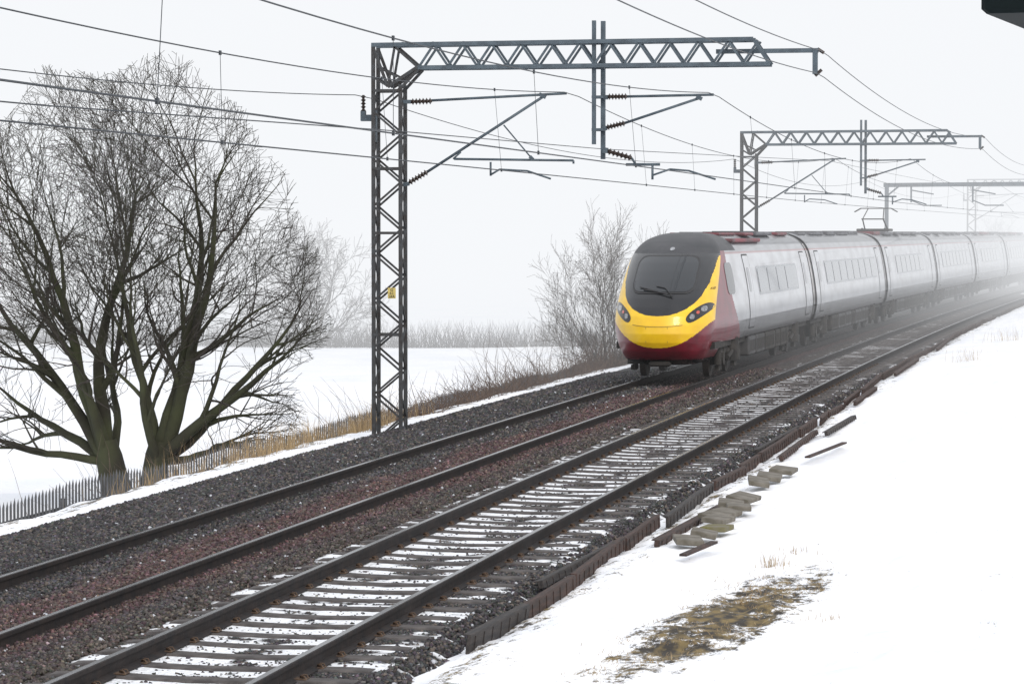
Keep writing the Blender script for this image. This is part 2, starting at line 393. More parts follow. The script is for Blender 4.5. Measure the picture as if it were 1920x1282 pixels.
def slab(x,y,z,w,l,rz,tx,ty,mt='slab'):
    mb=MB(); mb.box((0,0,0),(w,l,.06),0,None,.008)
    o=mk('stone_slab',mb,[mt],loc=(x,y,z),label='mossy yellow green stone slab lying tilted on the snow' if mt=='mossslab' else 'broken grey brown stone slab lying tilted on the snow',category='slab',group='broken slabs on the snow')
    o.rotation_euler=(tx,ty,rz)
yy=32.2
for i in range(11):
    if i==8: yy+=1.9
    l=random.uniform(.45,.72)
    slab(-4.02+random.uniform(-.10,.10),yy+l/2,.045+random.uniform(-.01,.02),random.uniform(.26,.34),l,random.uniform(-.35,.30),random.uniform(-.05,.05),random.uniform(-.02,.20),'mossslab' if i==2 else 'slab')
    yy+=l+random.uniform(.08,.35)
for p in [(-3.95,30.9,-3.75,32.0),(-3.85,44.8,-3.5,47.6)]:
    mb=MB(); a=Vector((p[0],p[1],.04));b=Vector((p[2],p[3],.07)); mb.bar(a,b,.08,.025)
    mk('plank',mb,['plank'],label='short weathered plank half buried in snow',category='plank')

# ------------------------------------------------------------------ gantries
def tf(px,py): return ((px-729)/101.,3.4+(437-py)/101.)
G_Y=.19
def build_gantry(s,u,label):
    root=empty('catenary_gantry',(cx(u,s),s,0),ang(s),label=label,category='gantry',group='overhead line gantries beside the railway')
    mb=MB(); hw=.26; z0=-.75; zt=6.28; ztop=6.9
    for x in(-hw,hw):
        for y in(-G_Y,G_Y):
            mb.bar((x,y,z0),(x,y,ztop if x<0 else zt-.12),.065,.065,0)
    pit=.44; k=0; z=-.5
    while z<5.95:
        z1=min(z+pit,6.1)
        for y in(-G_Y,G_Y):
            a,b=(-hw,hw) if k%2==0 else (hw,-hw)
            mb.bar((a,y*1.05,z),(b,y*1.05,z1),.035,.035,0)
        for x in(-hw,hw):
            a,b=(-G_Y,G_Y) if k%2==0 else (G_Y,-G_Y)
            mb.bar((x*1.03,a,z),(x*1.03,b,z1),.03,.03,0)
        z=z1;k+=1
    for zz_ in(-.45,1.5,3.4,4.6,6.05):
        for y in(-G_Y,G_Y): mb.bar((-hw,y*1.08,zz_),(hw,y*1.08,zz_),.05,.05,0)
    for y in(-G_Y,G_Y):
        mb.bar((-hw,y,6.85),(.02,y,6.12),.05,.05,0); mb.bar((.02,y,6.12),(.62,y,6.5),.06,.06,0)
        mb.bar((.26,y,6.08),(.60,y,6.44),.05,.05,0); mb.bar((-.2,y,6.5),(.2,y,6.3),.035,.035,0)
        mb.bar((-hw,y,6.3),(.0,y,6.14),.035,.035,0); mb.bar((.02,y,6.12),(.15,y,6.86),.04,.04,0); mb.bar((.15,y,6.86),(.60,y,6.47),.04,.04,0)
    mb.box((0,0,-.62),(.8,.7,.4),1,None,.03)
    mk('mast',mb,['rusty','slab'],root)
    mb=MB(); xe=7.15
    for y in(-G_Y,G_Y):
        mb.bar((-hw-.03,y,6.90),(6.85,y,6.92),.075,.075,0); mb.bar((.60,y,6.47),(xe,y,6.47),.075,.075,0)
        mb.bar((6.85,y,6.92),(xe,y,6.47),.06,.06,0)
        x=.62; up=False; st=.275
        while x<6.85-.02:
            x2=min(x+st,6.95)
            mb.bar((x,y,6.89 if up else 6.49),(x2,y,6.49 if up else 6.89),.04,.04,0); up=not up; x=x2
    for i in range(12):
        x=.3+i*.58; mb.bar((x,-G_Y,6.93),(x,G_Y,6.93),.035,.035,0)
        if x>.6: mb.bar((x,-G_Y,6.46),(x+.29,G_Y,6.46),.03,.03,0)
    mk('truss_boom',mb,['steel'],root)
    mb=MB(); mb.bar((6.15,0,6.71),(8.02,0,6.71),.07,.08,0); mb.bar((7.96,0,6.73),(7.96,0,6.28),.09,.09,0)
    mb.cyl((8.0,0,6.74),(8.12,0,6.66),.03,8,1); mb.cyl((7.96,0,6.25),(8.08,0,6.36),.03,8,1)
    mk('feeder_bracket',mb,['steel','insul'],root)
    mb=MB(); mb.bar((-.30,0,5.55),(-.54,0,5.55),.10,.12,0); mb.bar((-.50,0,5.5),(-.50,0,5.68),.09,.09,0)
    mb.bar((-.27,0,5.1),(-.27,0,5.7),.05,.12,0)
    mb.insul((-.50,0,5.66),(-.50,0,5.98),.055,5,1)
    mk('feeder_insulator',mb,['steel','insul'],root)
    mb=MB(); mb.bar((3.90,-.09,7.30),(3.90,-.09,5.03),.07,.07,0); mb.bar((4.04,.09,7.30),(4.04,.09,4.76),.08,.08,0)
    for z in(6.93,6.44,5.9,5.3): mb.bar((3.86,0,z),(4.08,0,z),.24,.05,0)
    mk('drop_post',mb,['steel'],root)
    def cant(pts):
        mb=MB()
        for kind,a,b,w in pts:
            A=tf(*a);B=tf(*b); p=(A[0],-.02,A[1]);q=(B[0],-.02,B[1])
            if kind=='t': mb.tube([p,q],w,8,0,True,True)
            elif kind=='i': mb.insul(p,q,w,6,1)
            else: mb.bar(p,q,w,w,0)
        return mb
    c1=cant([('b',(757,190),(772,190),.07),('i',(772,190),(812,189),.065),('t',(812,188),(1070,177),.024),
        ('b',(757,346),(768,344),.07),('i',(768,342),(803,322),.065),('t',(803,322),(1025,183),.026),('b',(1018,178),(1030,184),.07),
        ('t',(855,298),(1083,302),.022),('t',(868,285),(853,298),.016),('t',(950,235),(1003,297),.014),('b',(1000,294),(1006,300),.06),
        ('t',(925,304),(925,330),.02),('t',(925,328),(942,318),.018),('t',(942,318),(995,321),.018),('t',(995,321),(1040,336),.018),('t',(1083,302),(1083,308),.02)])
    mk('cantilever_arm',c1,['steel','insul'],root)
    c2=cant([('b',(1139,185),(1148,185),.08),('i',(1148,184),(1184,184),.065),('t',(1184,184),(1346,182),.024),
        ('b',(1139,243),(1146,242),.08),('i',(1146,241),(1180,233),.065),('t',(1180,233),(1320,188),.024),('b',(1314,185),(1324,190),.07),
        ('b',(1139,283),(1148,284),.1),('i',(1148,285),(1193,298),.07),('t',(1193,298),(1200,309),.022),('t',(1182,310),(1246,310),.026),
        ('t',(1232,310),(1232,338),.022),('t',(1232,330),(1265,319),.018),('t',(1265,319),(1300,322),.018),('t',(1300,322),(1350,338),.018)])
    mk('cantilever_arm',c2,['steel','insul'],root)
    return root
g1=build_gantry(54.6,-12.97,'dark lattice steel mast with truss boom reaching over both tracks')
mb=MB(); mb.box((.10,-.235,2.28),(.15,.012,.2),0); plate=mk('number_plate',mb,['plate'],g1)
plate['label']='small yellowed number plate on the mast'
def textmesh(body,size,ext):
    cu=bpy.data.curves.new('t','FONT'); cu.body=body; cu.size=size; cu.align_x='CENTER'; cu.extrude=ext
    to=bpy.data.objects.new('t',cu); COL.objects.link(to); bpy.context.view_layer.update()
    me=bpy.data.meshes.new_from_object(to.evaluated_get(bpy.context.evaluated_depsgraph_get())); bpy.data.objects.remove(to)
    me.materials.clear(); me.materials.append(M['black']); return me
for i,tx in enumerate(['G','61','58A']):
    o=mk('lettering',textmesh(tx,.075,.001),parent=plate,loc=(.10,-.2435,2.315-i*.062)); o.rotation_euler=(math.pi/2,0,0)
for s,u,l in((104,-12.62,'lattice steel mast with truss boom standing behind the train in mist'),(199,-12.3,'lattice mast and truss boom fading into fog')):
    n=g1.copy(); COL.objects.link(n); n.location=(cx(u,s),s,0); n.rotation_euler=(0,0,ang(s)); n['label']=l
    for c in g1.children:
        if c.name.startswith('number_plate'): continue
        d=c.copy(); COL.objects.link(d); d.parent=n
s=148.;u=-12.15
root=empty('catenary_portal',(cx(u,s),s,0),ang(s),label='plain steel portal with thin post and beam fading into fog',category='gantry',group='overhead line gantries beside the railway')
mb=MB(); mb.bar((0,0,-.8),(0,0,5.85),.18,.18); mk('post',mb,['steel'],root)
mb=MB(); mb.bar((11.5,0,-.2),(11.5,0,5.85),.18,.18); mk('post',mb,['steel'],root)
mb=MB(); mb.bar((-.15,0,5.75),(11.7,0,5.82),.16,.2); mb.bar((0,0,5.2),(.6,0,5.7),.08,.08); mk('beam',mb,['steel'],root)
for x0 in(1.2,4.2):
    mb=MB(); mb.bar((x0,0,5.7),(x0,0,4.9),.08,.08); mb.tube([(x0,0,5.0),(x0+.6,0,4.75),(x0+1.5,0,4.75)],.03,6); mb.tube([(x0,0,5.5),(x0+1.1,0,5.3)],.03,6)
    mk('cantilever_arm',mb,['steel'],root)

# ------------------------------------------------------------------ overhead wires
sup=[4.5,54.6,104,148,199,250,300]
def sagz(s,zs,sag):
    for a,b in zip(sup[:-1],sup[1:]):
        if a<=s<=b:
            t=(s-a)/(b-a); return zs-4*sag*t*(1-t)
    return zs
def line(u,zs,zc,sag,off,lab):
    root=empty('overhead_line',(cx(u,54.6),54.6,4.4),0,label=lab,category='overhead wire',group='overhead lines above the tracks')
    def P(s,z,du=0): return (cx(u+du,s)-root.location.x,s-54.6,z-4.4)
    S_=list(np.arange(6,250,1.5))
    st=lambda s: .18*math.cos((s-54.6)/49.5*math.pi)
    mb=MB(); mb.tube([P(s,sagz(s,zs,sag),st(s)*.3) for s in S_],.0085,5); mk('messenger_wire',mb,['wire'],root)
    mb=MB(); mb.tube([P(s,zc,st(s)) for s in S_],.0095,5); mk('contact_wire',mb,['wire'],root)
    s=off
    while s<150:
        if min(abs(s-a) for a in sup)>2:
            mb=MB(); zt=sagz(s,zs,sag); mb.tube([P(s,zt,st(s)*.3),P(s,zc,st(s))],.004,4)
            mb.box(P(s,zt,st(s)*.3),(.022,.05,.05)); mb.box(P(s,zc,st(s)),(.022,.05,.05)); mk('dropper',mb,['wire'],root)
        s+=7.6
line(-9.6,6.0,4.42,.58,32.6,'messenger and contact wires with droppers above the farther track')
line(-6.95,5.97,4.42,.58,22.3,'messenger and contact wires with droppers above the nearer track')
def single(name,pts,r,lab):
    x0,y0,z0=pts[0]; mb=MB(); mb.tube([(a-x0,b-y0,c-z0) for a,b,c in pts],r,5)
    mk(name,mb,['wire'],loc=(x0,y0,z0),label=lab,category='wire')
def feeder(u,zs,sag,lab,r=.0085,s0=6,s1=250): single('feeder_wire',[(cx(u+(.35 if s>100 else .35*(max(s,54.6)-54.6)/50),s),s,sagz(s,zs,sag)) for s in np.arange(s0,s1,1.5)],r,lab)
feeder(-13.47,5.98,.55,'thin return feeder wire held behind the masts')
feeder(-4.88,6.70,.40,'upper feeder wire held on the boom end bracket')
feeder(-4.95,6.30,.40,'lower feeder wire held on the boom end bracket')
single('overhead_wire',[(cx(-9.85,s),s,float(np.interp(s,[8,27,42,60,104,150],[4.5,4.62,4.87,5.1,5.9,5.9]))) for s in np.arange(8,150,1.5)],.008,'spare overhead wire rising toward the mast')

# ------------------------------------------------------------------ train
def catmull(P,n):
    P=[np.array(p,float) for p in P]; out=[]
    for i in range(len(P)-1):
        p0=P[max(i-1,0)];p1=P[i];p2=P[i+1];p3=P[min(i+2,len(P)-1)]
        for k in range(n):
            t=k/n; out.append(.5*((2*p1)+(-p0+p2)*t+(2*p0-5*p1+4*p2-p3)*t*t+(-p0+3*p1-3*p2+p3)*t**3))
    out.append(P[-1]); return out
HALF=[(0,.36),(.50,.36),(.86,.39),(1.07,.52),(1.22,.78),(1.33,1.15),(1.35,1.5),(1.28,2.1),(1.16,2.7),(1.05,3.0),(.86,3.22),(.56,3.36),(.28,3.405),(0,3.42)]
hp=np.array(catmull(HALF,12))
d=np.r_[0,np.cumsum(np.linalg.norm(np.diff(hp,axis=0),axis=1))]
tt=np.linspace(0,d[-1],170); hp=np.stack([np.interp(tt,d,hp[:,0]),np.interp(tt,d,hp[:,1])],1)
hp[0,0]=0;hp[-1,0]=0
full=np.concatenate([hp,np.stack([-hp[::-1][1:-1,0],hp[::-1][1:-1,1]],1)])
side=hp[(hp[:,1]>.6)&(hp[:,0]>.85)]
def xo(z): return float(np.interp(z,side[:,1],side[:,0]))
def zprof(z): return float(np.interp(z,[.28,.4,.55,.7,.9,1.1,1.3,1.5,1.7,1.9,2.1,2.3,2.5,2.7,2.85,3.0,3.1,3.2,3.28,3.34,3.38,3.42],[.55,.40,.24,.12,.03,0,.03,.12,.28,.50,.76,1.04,1.34,1.66,1.92,2.20,2.42,2.68,2.94,3.18,3.40,3.7]))
C0=np.array([0,1.6])
def rfrac(x,z):
    a=math.atan2(x,z-C0[1]); return math.hypot(x,z-C0[1])/float(np.interp(a,FA,FR))
_an=np.arctan2(full[:,0],full[:,1]-C0[1]); _rd=np.hypot(full[:,0],full[:,1]-C0[1]); o_=np.argsort(_an)
FA=np.concatenate([_an[o_][-3:]-2*math.pi,_an[o_],_an[o_][:3]+2*math.pi]);FR=np.concatenate([_rd[o_][-3:],_rd[o_],_rd[o_][:3]])
def depth(x,z,r=None):
    if r is None: r=rfrac(x,z)
    r=min(r,1.)
    return zprof(z)+.62*(abs(x)/1.365)**2.2+.60*(1-math.sqrt(max(0,1-r**5)))
def warp(p):
    x,y,z=p
    t=min(max(y/5.0,0),1); w=.825+.175*(t*t*(3-2*t))**.85
    return (x*w,y,z)
MW=([1.50,1.52,1.57,1.66,1.80,1.95,2.25,2.6,2.85,3.0],[0,.30,.52,.74,.93,1.04,1.13,1.13,1.10,1.3])
def zone(x,z):
    a=abs(x)
    if z<.50: return 2
    if z>3.0: return 3
    zy=.78+.46*(a/1.2)**2.4
    if z<zy: return 1
    if z>1.50 and a<np.interp(z,*MW): return 3 if z>2.92 else 2
    return 0
s0,s1=67.4,87.9
TU=-9.92
train=empty('passenger_train',(cx(TU,s0),s0,0),0,label='long silver train with yellow and maroon front on the farther track',category='train')
TX,TY=train.location.x,s0
def tu(sc): return TU+(.15)*min(1,max(0,(sc-s0)/45))
def carpos(sc): return (cx(tu(sc),sc)-TX,sc-TY,0),ang(sc)
def carrot(a,b): return -math.atan2(cx(tu(b),b)-cx(tu(a),a),b-a)
loc,_=carpos(s0); rot=carrot(s0,s1)
mb=MB(); nth=len(full); RN=90; rr=[ (i/RN)**.75 for i in range(1,RN+1)]
vs=[(0,depth(0,C0[1],0),C0[1])]
for r in rr:
    for x,z in full:
        X=x*r; Zc=C0[1]+(z-C0[1])*r; vs.append((X,depth(X,Zc,r),Zc))
fs=[];ms=[]
def zc(*ids):
    x=sum(vs[i][0] for i in ids)/len(ids); z=sum(vs[i][2] for i in ids)/len(ids); return zone(x,z)
for k in range(nth):
    f=(0,1+k,1+(k+1)%nth); fs.append(f); ms.append(zc(*f))
for i in range(RN-1):
    for k in range(nth):
        j=(k+1)%nth; f=(1+i*nth+k,1+(i+1)*nth+k,1+(i+1)*nth+j,1+i*nth+j); fs.append(f); ms.append(zc(*f))
NL=5.4; KN=64; base=1+(RN-1)*nth
rings=[list(range(base,base+nth))]
for q in range(1,KN+1):
    r_=[]
    for k in range(nth):
        x,z=full[k]; d0=vs[base+k][1]; y=d0+(NL-d0)*(q/KN); r_.append(len(vs)); vs.append((x,y,z))
    rings.append(r_)
for q in range(KN):
    for k in range(nth):
        j=(k+1)%nth; f=(rings[q][k],rings[q+1][k],rings[q+1][j],rings[q][j])
        y=sum(vs[i][1] for i in f)/4; z=sum(vs[i][2] for i in f)/4; x=sum(vs[i][0] for i in f)/4; d0=vs[base+k][1]
        if z<.86 and y>2.4: continue
        if z>2.98: m_=3
        elif z<.50: m_=2
        else:
            lim=.55+2.9*max(0,(2.98-z)/2.)**1.35
            if y-d0<.02 and 1.35<z<2.75: m_=0
            elif y<d0+lim : m_=1
            else: m_=4
        fs.append(f); ms.append(m_)
mb.v=[warp(v) for v in vs]; mb.f=fs; mb.m=ms; mb.s=[True]*len(fs)
mats=['yellow','maroon','black','cap','body','roofred']
lead=mk('driving_carriage',mb,mats,train,loc,rot,label='driving carriage with yellow nose, black windscreen surround and maroon valance')
def W(mb): mb.v=[warp(v) for v in mb.v]; return mb
def loftbody(y0,y1,zbot=.86,endround=.06):
    mb=MB(); sec=[(x,max(z,zbot)) for x,z in full]
    ys=[y0,y0+.02,y0+.08]+list(np.linspace(y0+.5,y1-.5,12))+[y1-.08,y1-.02,y1]
    vs=[];n=len(sec)
    for y in ys:
        e=min(y-y0,y1-y); sc_=1-endround*max(0,1-e/.08)**2 if endround else 1
        for x,z in sec: vs.append((x*sc_,y,C0[1]+(z-C0[1])*sc_))
    fs=[]
    for i in range(len(ys)-1):
        for k in range(n):
            j=(k+1)%n; fs.append((i*n+k,i*n+n+k,i*n+n+j,i*n+j))
    fs.append(tuple(range(n))); fs.append(tuple(range((len(ys)-1)*n,len(ys)*n))[::-1])
    mb.add(vs,fs,0,True); return mb
def spatch(y0,y1,z0,z1,off,cr=.08,sgn=1,nz=8,ny=6):
    mb=MB()
    zs=[z0,z0+cr*.3,z0+cr]+list(np.linspace(z0+cr,z1-cr,nz)[1:-1])+[z1-cr,z1-cr*.3,z1]
    vs=[]
    for z in zs:
        e=min(z-z0,z1-z); ins=cr-math.sqrt(max(0,cr*cr-(cr-min(e,cr))**2))
        for y in np.linspace(y0+ins,y1-ins,ny): vs.append((sgn*(xo(z)+off),y,z))
    fs=[]
    for i in range(len(zs)-1):
        for k in range(ny-1):
            f=(i*ny+k,i*ny+k+1,i*ny+ny+k+1,i*ny+ny+k); fs.append(f if sgn>0 else f[::-1])
    mb.add(vs,fs,0,True); return mb
def dress(car,y0,y1,wins,doors,lead=False):
    for sg in(1,-1):
        wf=mk('window_band',spatch(wins[0][0]-.15,wins[-1][1]+.15,1.84,2.56,.006,.1,sg),['band'],car)
        for a,b in wins:
            mk('window',spatch(a,b,1.90,2.50,.012,.10,sg),['swin'],wf)
        for a,b in doors:
            dr=mk('door',spatch(a,b,1.04,2.88,.006,.06,sg),['frame'],car)
            mk('door_leaf',spatch(a+.05,b-.05,1.08,2.84,.010,.05,sg),['body'],dr)
            mk('door_window',spatch(a+.34,b-.34,1.95,2.55,.014,.08,sg),['swin'],dr)
    mb=MB(); L_=y1-y0
    mb.box((0,(y0+y1)/2,.80),(2.3,L_-.3,.16),0)
    y=y0+(5.0 if not lead else 5.4)
    while y<y1-5.6:
        l=random.uniform(1.1,2.3); l=min(l,y1-5.2-y)
        mb.box((0,y+l/2,.60),(2.50,l-.09,.50),random.choice([0,1,1]),None,.04)
        for k in range(int(l/.22)): 
            mb.box((1.252,y+.2+k*.2,.60),(.012,.05,.28),0); 
        y+=l
    mk('underframe',mb,['under','skirtp'],car)
    for yb in((y0+3.2 if not lead else 4.3),y1-3.4):
        mb=MB()
        for sx in(1,-1):
            mb.box((sx*1.02,yb,.62),(.12,3.5,.16),0,None,.03); mb.box((sx*1.05,yb,.50),(.14,1.0,.3),0,None,.03)
            for dy in(-1.35,1.35):
                mb.cyl((sx*.68,yb+dy,.43),(sx*.82,yb+dy,.43),.42,28,1); mb.cyl((sx*.82,yb+dy,.43),(sx*1.14,yb+dy,.43),.15,12,0)
                mb.tube([(sx*1.03,yb+dy+.3,.3),(sx*1.03,yb+dy+.3,.85)],.09,10,0,False,True); mb.tube([(sx*1.03,yb+dy-.3,.3),(sx*1.03,yb+dy-.3,.85)],.09,10,0,False,True)
                mb.box((sx*1.0,yb+dy,.22),(.1,.5,.12),0)
            mb.tube([(sx*1.16,yb-.9,.45),(sx*1.16,yb+.9,.75)],.05,8,0,False,True)
            mb.cyl((sx*1.1,yb,.35),(sx*1.1,yb,.9),.2,12,0)
        for dy in(-1.35,1.35): mb.cyl((-.7,yb+dy,.43),(.7,yb+dy,.43),.08,10,0)
        mk('bogie',mb,['under','wheel'],car)
    mb=MB()
    y=y0+(4.3 if lead else 1.6); first=lead
    while y<y1-1.5:
        l=random.uniform(1.6,3.4); h=random.uniform(.02,.07); w=random.uniform(1.2,1.6)
        mm=1 if (first and y<y0+8) else (0 if random.random()>.15 else 1)
        mb.box((random.uniform(-.1,.1),y+l/2,3.36+h/2),(w,l,h+.06),mm,None,.03); 
        for k in range(3): mb.box((0,y+l*(k+1)/4,3.39+h),(w*.7,.12,.03),2,None,.008)
        y+=l+random.uniform(.5,2.2)
    if lead:
        for sx in(-1,1):
            mb.box((sx*.84,y0+6.8,3.215),(.34,5.2,.10),1,None,.03)
    mk('roof_equipment',mb,['roofg','roofred','under'],car)
LL=s1-s0
bd=mk('body_shell',loftbody(5.4,LL-.38,endround=0),['body'],lead)
dress(lead,1.2,LL-.38,[(8.3,10.1),(10.25,12.05),(12.2,14.0),(14.15,16.6)],[(6.0,7.1),(18.2,19.3)],True)
def fpatch(hw,z0,z1,off,nz=26,nx=30):
    mb=MB(); vs=[]
    for i in range(nz+1):
        z=z0+(z1-z0)*i/nz; w=hw(z)
        for k in range(nx+1):
            x=-w+2*w*k/nx; vs.append((x,depth(x,z)-off,z+off*.5))
    fs=[(i*(nx+1)+k,i*(nx+1)+k+1,(i+1)*(nx+1)+k+1,(i+1)*(nx+1)+k) for i in range(nz) for k in range(nx)]
    mb.add(vs,fs,0,True); return W(mb)
def whw(z,z0=2.04,z1=2.84,W=.84):
    e=min(z-z0,z1-z); c_=.22; base=W-(z-z0)*.08; 
    return max(.02,base-(c_-math.sqrt(max(0,c_*c_-(c_-min(e,c_))**2))))
mk('windscreen_surround',fpatch(lambda z:whw(z,2.005,2.875,.88),2.005,2.875,.012,40),['frame'],lead)
ws=mk('windscreen',fpatch(whw,2.04,2.84,.022,40),['glass'],lead)
mb=MB()
def fp(x,z,o=.04): return (x,depth(x,z)-o,z+o*.5)
mb.tube([fp(.35,1.93),fp(.1,2.0),fp(-.2,2.05),fp(-.5,2.08)],.016,6); mb.tube([fp(-.62,2.13,.05),fp(-.1,2.04,.05)],.013,6); mb.tube([fp(.35,1.93),fp(.1,2.12),fp(-.15,2.16)],.012,6)
mk('wiper',W(mb),['frame'],lead)
def epatch(cx_,cz,rx,rz,sl,off):
    mb=MB(); vs=[]; R_=10;T_=28
    c_=math.cos(sl);s_2=math.sin(sl)
    def pt(a,r):
        X=math.copysign(abs(math.cos(a))**.8,math.cos(a))*rx*r;Z=math.copysign(abs(math.sin(a))**.8,math.sin(a))*rz*r; x=cx_+X*c_-Z*s_2; z=cz+X*s_2+Z*c_; return (x,depth(x,z)-off,z)
    vs.append(pt(0,0))
    for i in range(1,R_+1):
        for k in range(T_): vs.append(pt(2*math.pi*k/T_,i/R_))
    fs=[(0,1+k,1+(k+1)%T_) for k in range(T_)]
    for i in range(R_-1):
        for k in range(T_): fs.append((1+i*T_+k,1+(i+1)*T_+k,1+(i+1)*T_+(k+1)%T_,1+i*T_+(k+1)%T_))
    mb.add(vs,fs,0,True); return W(mb)
for sg in(1,-1):
    hl=mk('headlight',epatch(sg*1.05,1.58,.32,.125,sg*.62,.010),['black'],lead)
    for dx,dz,mt,rd in((-.13,-.085,'lens',.060),(-.01,.01,'redlens',.036),(.11,.09,'lens',.064)):
        mk('lamp_lens',epatch(sg*(1.05+dx),1.58+dz,rd,rd,0,.020),[mt],hl)
    mk('cab_side_window',W(spatch(3.0,3.95,1.95,2.70,.010,.18,sg)),['glass'],lead)
mb=MB(); mb.box((0,.55,.40),(.5,.25,.12),0,None,.04); mk('coupler_cover',mb,['under'],lead)
mk('marker_lamp',epatch(0,3.03,.06,.04,0,.015),['lens'],lead)
mb=MB()
for sg in(1,-1): mb.tube([fp(sg*.30,.90,.004),fp(sg*.30,1.25,.004)],.006,4)
mb.tube([fp(x,1.26+.09*abs(x)**2,.002) for x in np.linspace(-.7,.7,20)],.006,4)
mk('nose_panel_seam',W(mb),['frame'],lead)
me=textmesh('68',.08,.002)
for v in me.vertices:
    x=v.co.x+1.22; z=v.co.y+2.10; v.co=Vector(warp((x,depth(x,z)-.02,z)))
mk('unit_number',me,parent=lead)
js=[87.9,110.4,133.4,156.4,179.3,202.3]
def gang(car,y):
    mb=MB(); sec=[(x*.84,C0[1]+(max(z,.9)-C0[1])*.90) for x,z in full]; n=len(sec); vs=[];N_=9
    for i in range(N_):
        sc_=1.0 if i%2 else .96
        for x,z in sec: vs.append((x*sc_,y-.38+.76*i/(N_-1),C0[1]+(z-C0[1])*sc_))
    fs=[(i*n+k,i*n+n+k,i*n+n+(k+1)%n,i*n+(k+1)%n) for i in range(N_-1) for k in range(n)]
    mb.add(vs,fs); mk('gangway_bellows',mb,['under'],car)
    for ya,yb in((y-.52,y-.375),(y+.375,y+.48)):
        mb=MB(); sec=[(x*1.005,C0[1]+(max(z,.85)-C0[1])*1.005) for x,z in full]; vs=[]
        for yy in(ya,yb):
            for x,z in sec: vs.append((x,yy,z))
        fs=[(k,n+k,n+(k+1)%n,(k+1)%n) for k in range(n)]; mb.add(vs,fs,0,True); mk('body_end_seal',mb,['frame'],car)
gang(lead,LL)
for i in range(5):
    a,b=js[i],js[i+1]; loc,_=carpos(a); rot=carrot(a,b); l=b-a
    car=mk('carriage',loftbody(.38,l-.38),['body'],train,loc,rot,label='silver grey intermediate carriage with low window band')
    if i%2==0: wins=[(3.6+k*1.98,3.6+k*1.98+1.8) for k in range(8)]
    else: wins=[(4.8+k*1.98,4.8+k*1.98+1.8) for k in range(6)]
    dress(car,.38,l-.38,wins,[(1.5,2.6),(l-2.6,l-1.5)])
    if i<4: gang(car,l)
    if i==1:
        mb=MB(); y=9.0; mb.box((0,y,3.52),(1.3,1.5,.10),0,None,.02)
        for sx in(-.45,.45):
            mb.tube([(sx,y+.55,3.56),(sx*.9,y-.75,3.95)],.03,6); mb.tube([(sx*.9,y-.75,3.95),(sx*.7,y+.45,4.36)],.02,6)
            mb.insul((sx,y+.5,3.4),(sx,y+.5,3.6),.06,3); mb.insul((sx,y-.5,3.4),(sx,y-.5,3.6),.06,3)
        mb.tube([(-.45,y-.75,3.95),(.45,y-.75,3.95)],.025,6)
        for dy in(.32,.58): mb.tube([(-.85,y+dy,4.24),(-.6,y+dy,4.38),(.6,y+dy,4.38),(.85,y+dy,4.24)],.02,6)
        mk('pantograph',mb,['under'],car)

# ------------------------------------------------------------------ trees
def rvec(): 
    v=Vector((random.gauss(0,1),random.gauss(0,1),random.gauss(0,1))); return v.normalized()
def make_tree(seed,stems,lens,nch,wig,trop,angs,env=None,sides=(8,6,4,3,3,3),t0=.28,minr=.0045,z0=-.1,T=None,outc=None):
    random.seed(seed); T=T or MB();C=MB()
    maxl=len(lens)-1
    def grow(p,d,Ln,r,l):
        n=[12,9,7,5,4,3][l]; st=Ln/n; pts=[p.copy()];dirs=[d.copy()]
        for i in range(n):
            o=Vector((0,0,trop[l]))*3/n
            if outc and l>0:
                oc=(p-Vector(outc)); 
                if oc.length>.5: o=o+oc.normalized()*(.10 if l<3 else .06)
            d=(d+rvec()*wig[l]+o).normalized(); p=p+d*st
            if env and not env(p): break
            pts.append(p.copy());dirs.append(d.copy())
        m=len(pts)-1
        if m<1: return
        te=minr/r if l>0 else .14
        rs=[max(minr,r*(1-(1-te)*(i/m)**(.8 if l else .9))) for i in range(m+1)]
        (T if l<2 else C).tube(pts,rs,sides[l],0)
        if l<maxl:
            k=max(1,round(nch[l]*m/n))
            for c in range(k):
                t=(t0+(1-t0)*(c+random.random())/k)*m if l==0 else (.12+.88*(c+random.random())/k)*m
                i=min(int(t),m-1); f=t-i
                pp=pts[i].lerp(pts[i+1],f); dd=dirs[i]
                ax=dd.cross(rvec()); 
                if ax.length<.05: continue
                a=math.radians(random.uniform(*angs[l])); nd=(Matrix.Rotation(a,3,ax.normalized())@dd)
                if l<2 and nd.z<-.25: nd.z*=-.5; nd.normalize()
                rr_=(rs[i]*(1-f)+rs[i+1]*f)*(.70 if l<2 else .66)
                grow(pp,nd,lens[l+1]*random.uniform(.6,1.3)*(1-.22*t/m),max(rr_,minr),l+1)
            if l<2:
                for q_ in range(2):
                    ax=dirs[-1].cross(rvec())
                    if ax.length<.05: continue
                    nd=Matrix.Rotation(math.radians(random.uniform(12,36)),3,ax.normalized())@dirs[-1]
                    grow(pts[-1].copy(),nd,lens[l+1]*random.uniform(.7,1.15),max(rs[-1],minr),l+1)
    for (bx,by,az,tilt,Ln,r) in stems:
        d=Vector((math.sin(tilt)*math.cos(az),math.sin(tilt)*math.sin(az),math.cos(tilt)))
        grow(Vector((bx,by,z0)),d,Ln,r,0)
    return T,C
def place_tree(T,C,x,y,z,label,tm='bark',cm='twig',grp=None):
    o=empty('bare_tree',(x,y,z),0,label=label,category='tree')
    if grp:o['group']=grp
    mk('trunk',T,[tm],o); mk('crown',C,[cm],o); return o
D=math.radians
B=MB()
B.tube([(-.15,0,-.4),(-.22,0,.2),(-.40,.02,.8),(-.50,.02,1.25),(-.55,0,1.6)],[.50,.36,.30,.28,.20],12)
B.tube([(.35,0,-.4),(.38,0,.2),(.48,.0,.8),(.55,.02,1.3),(.60,0,1.6)],[.44,.32,.27,.25,.19],12)
stems=[]
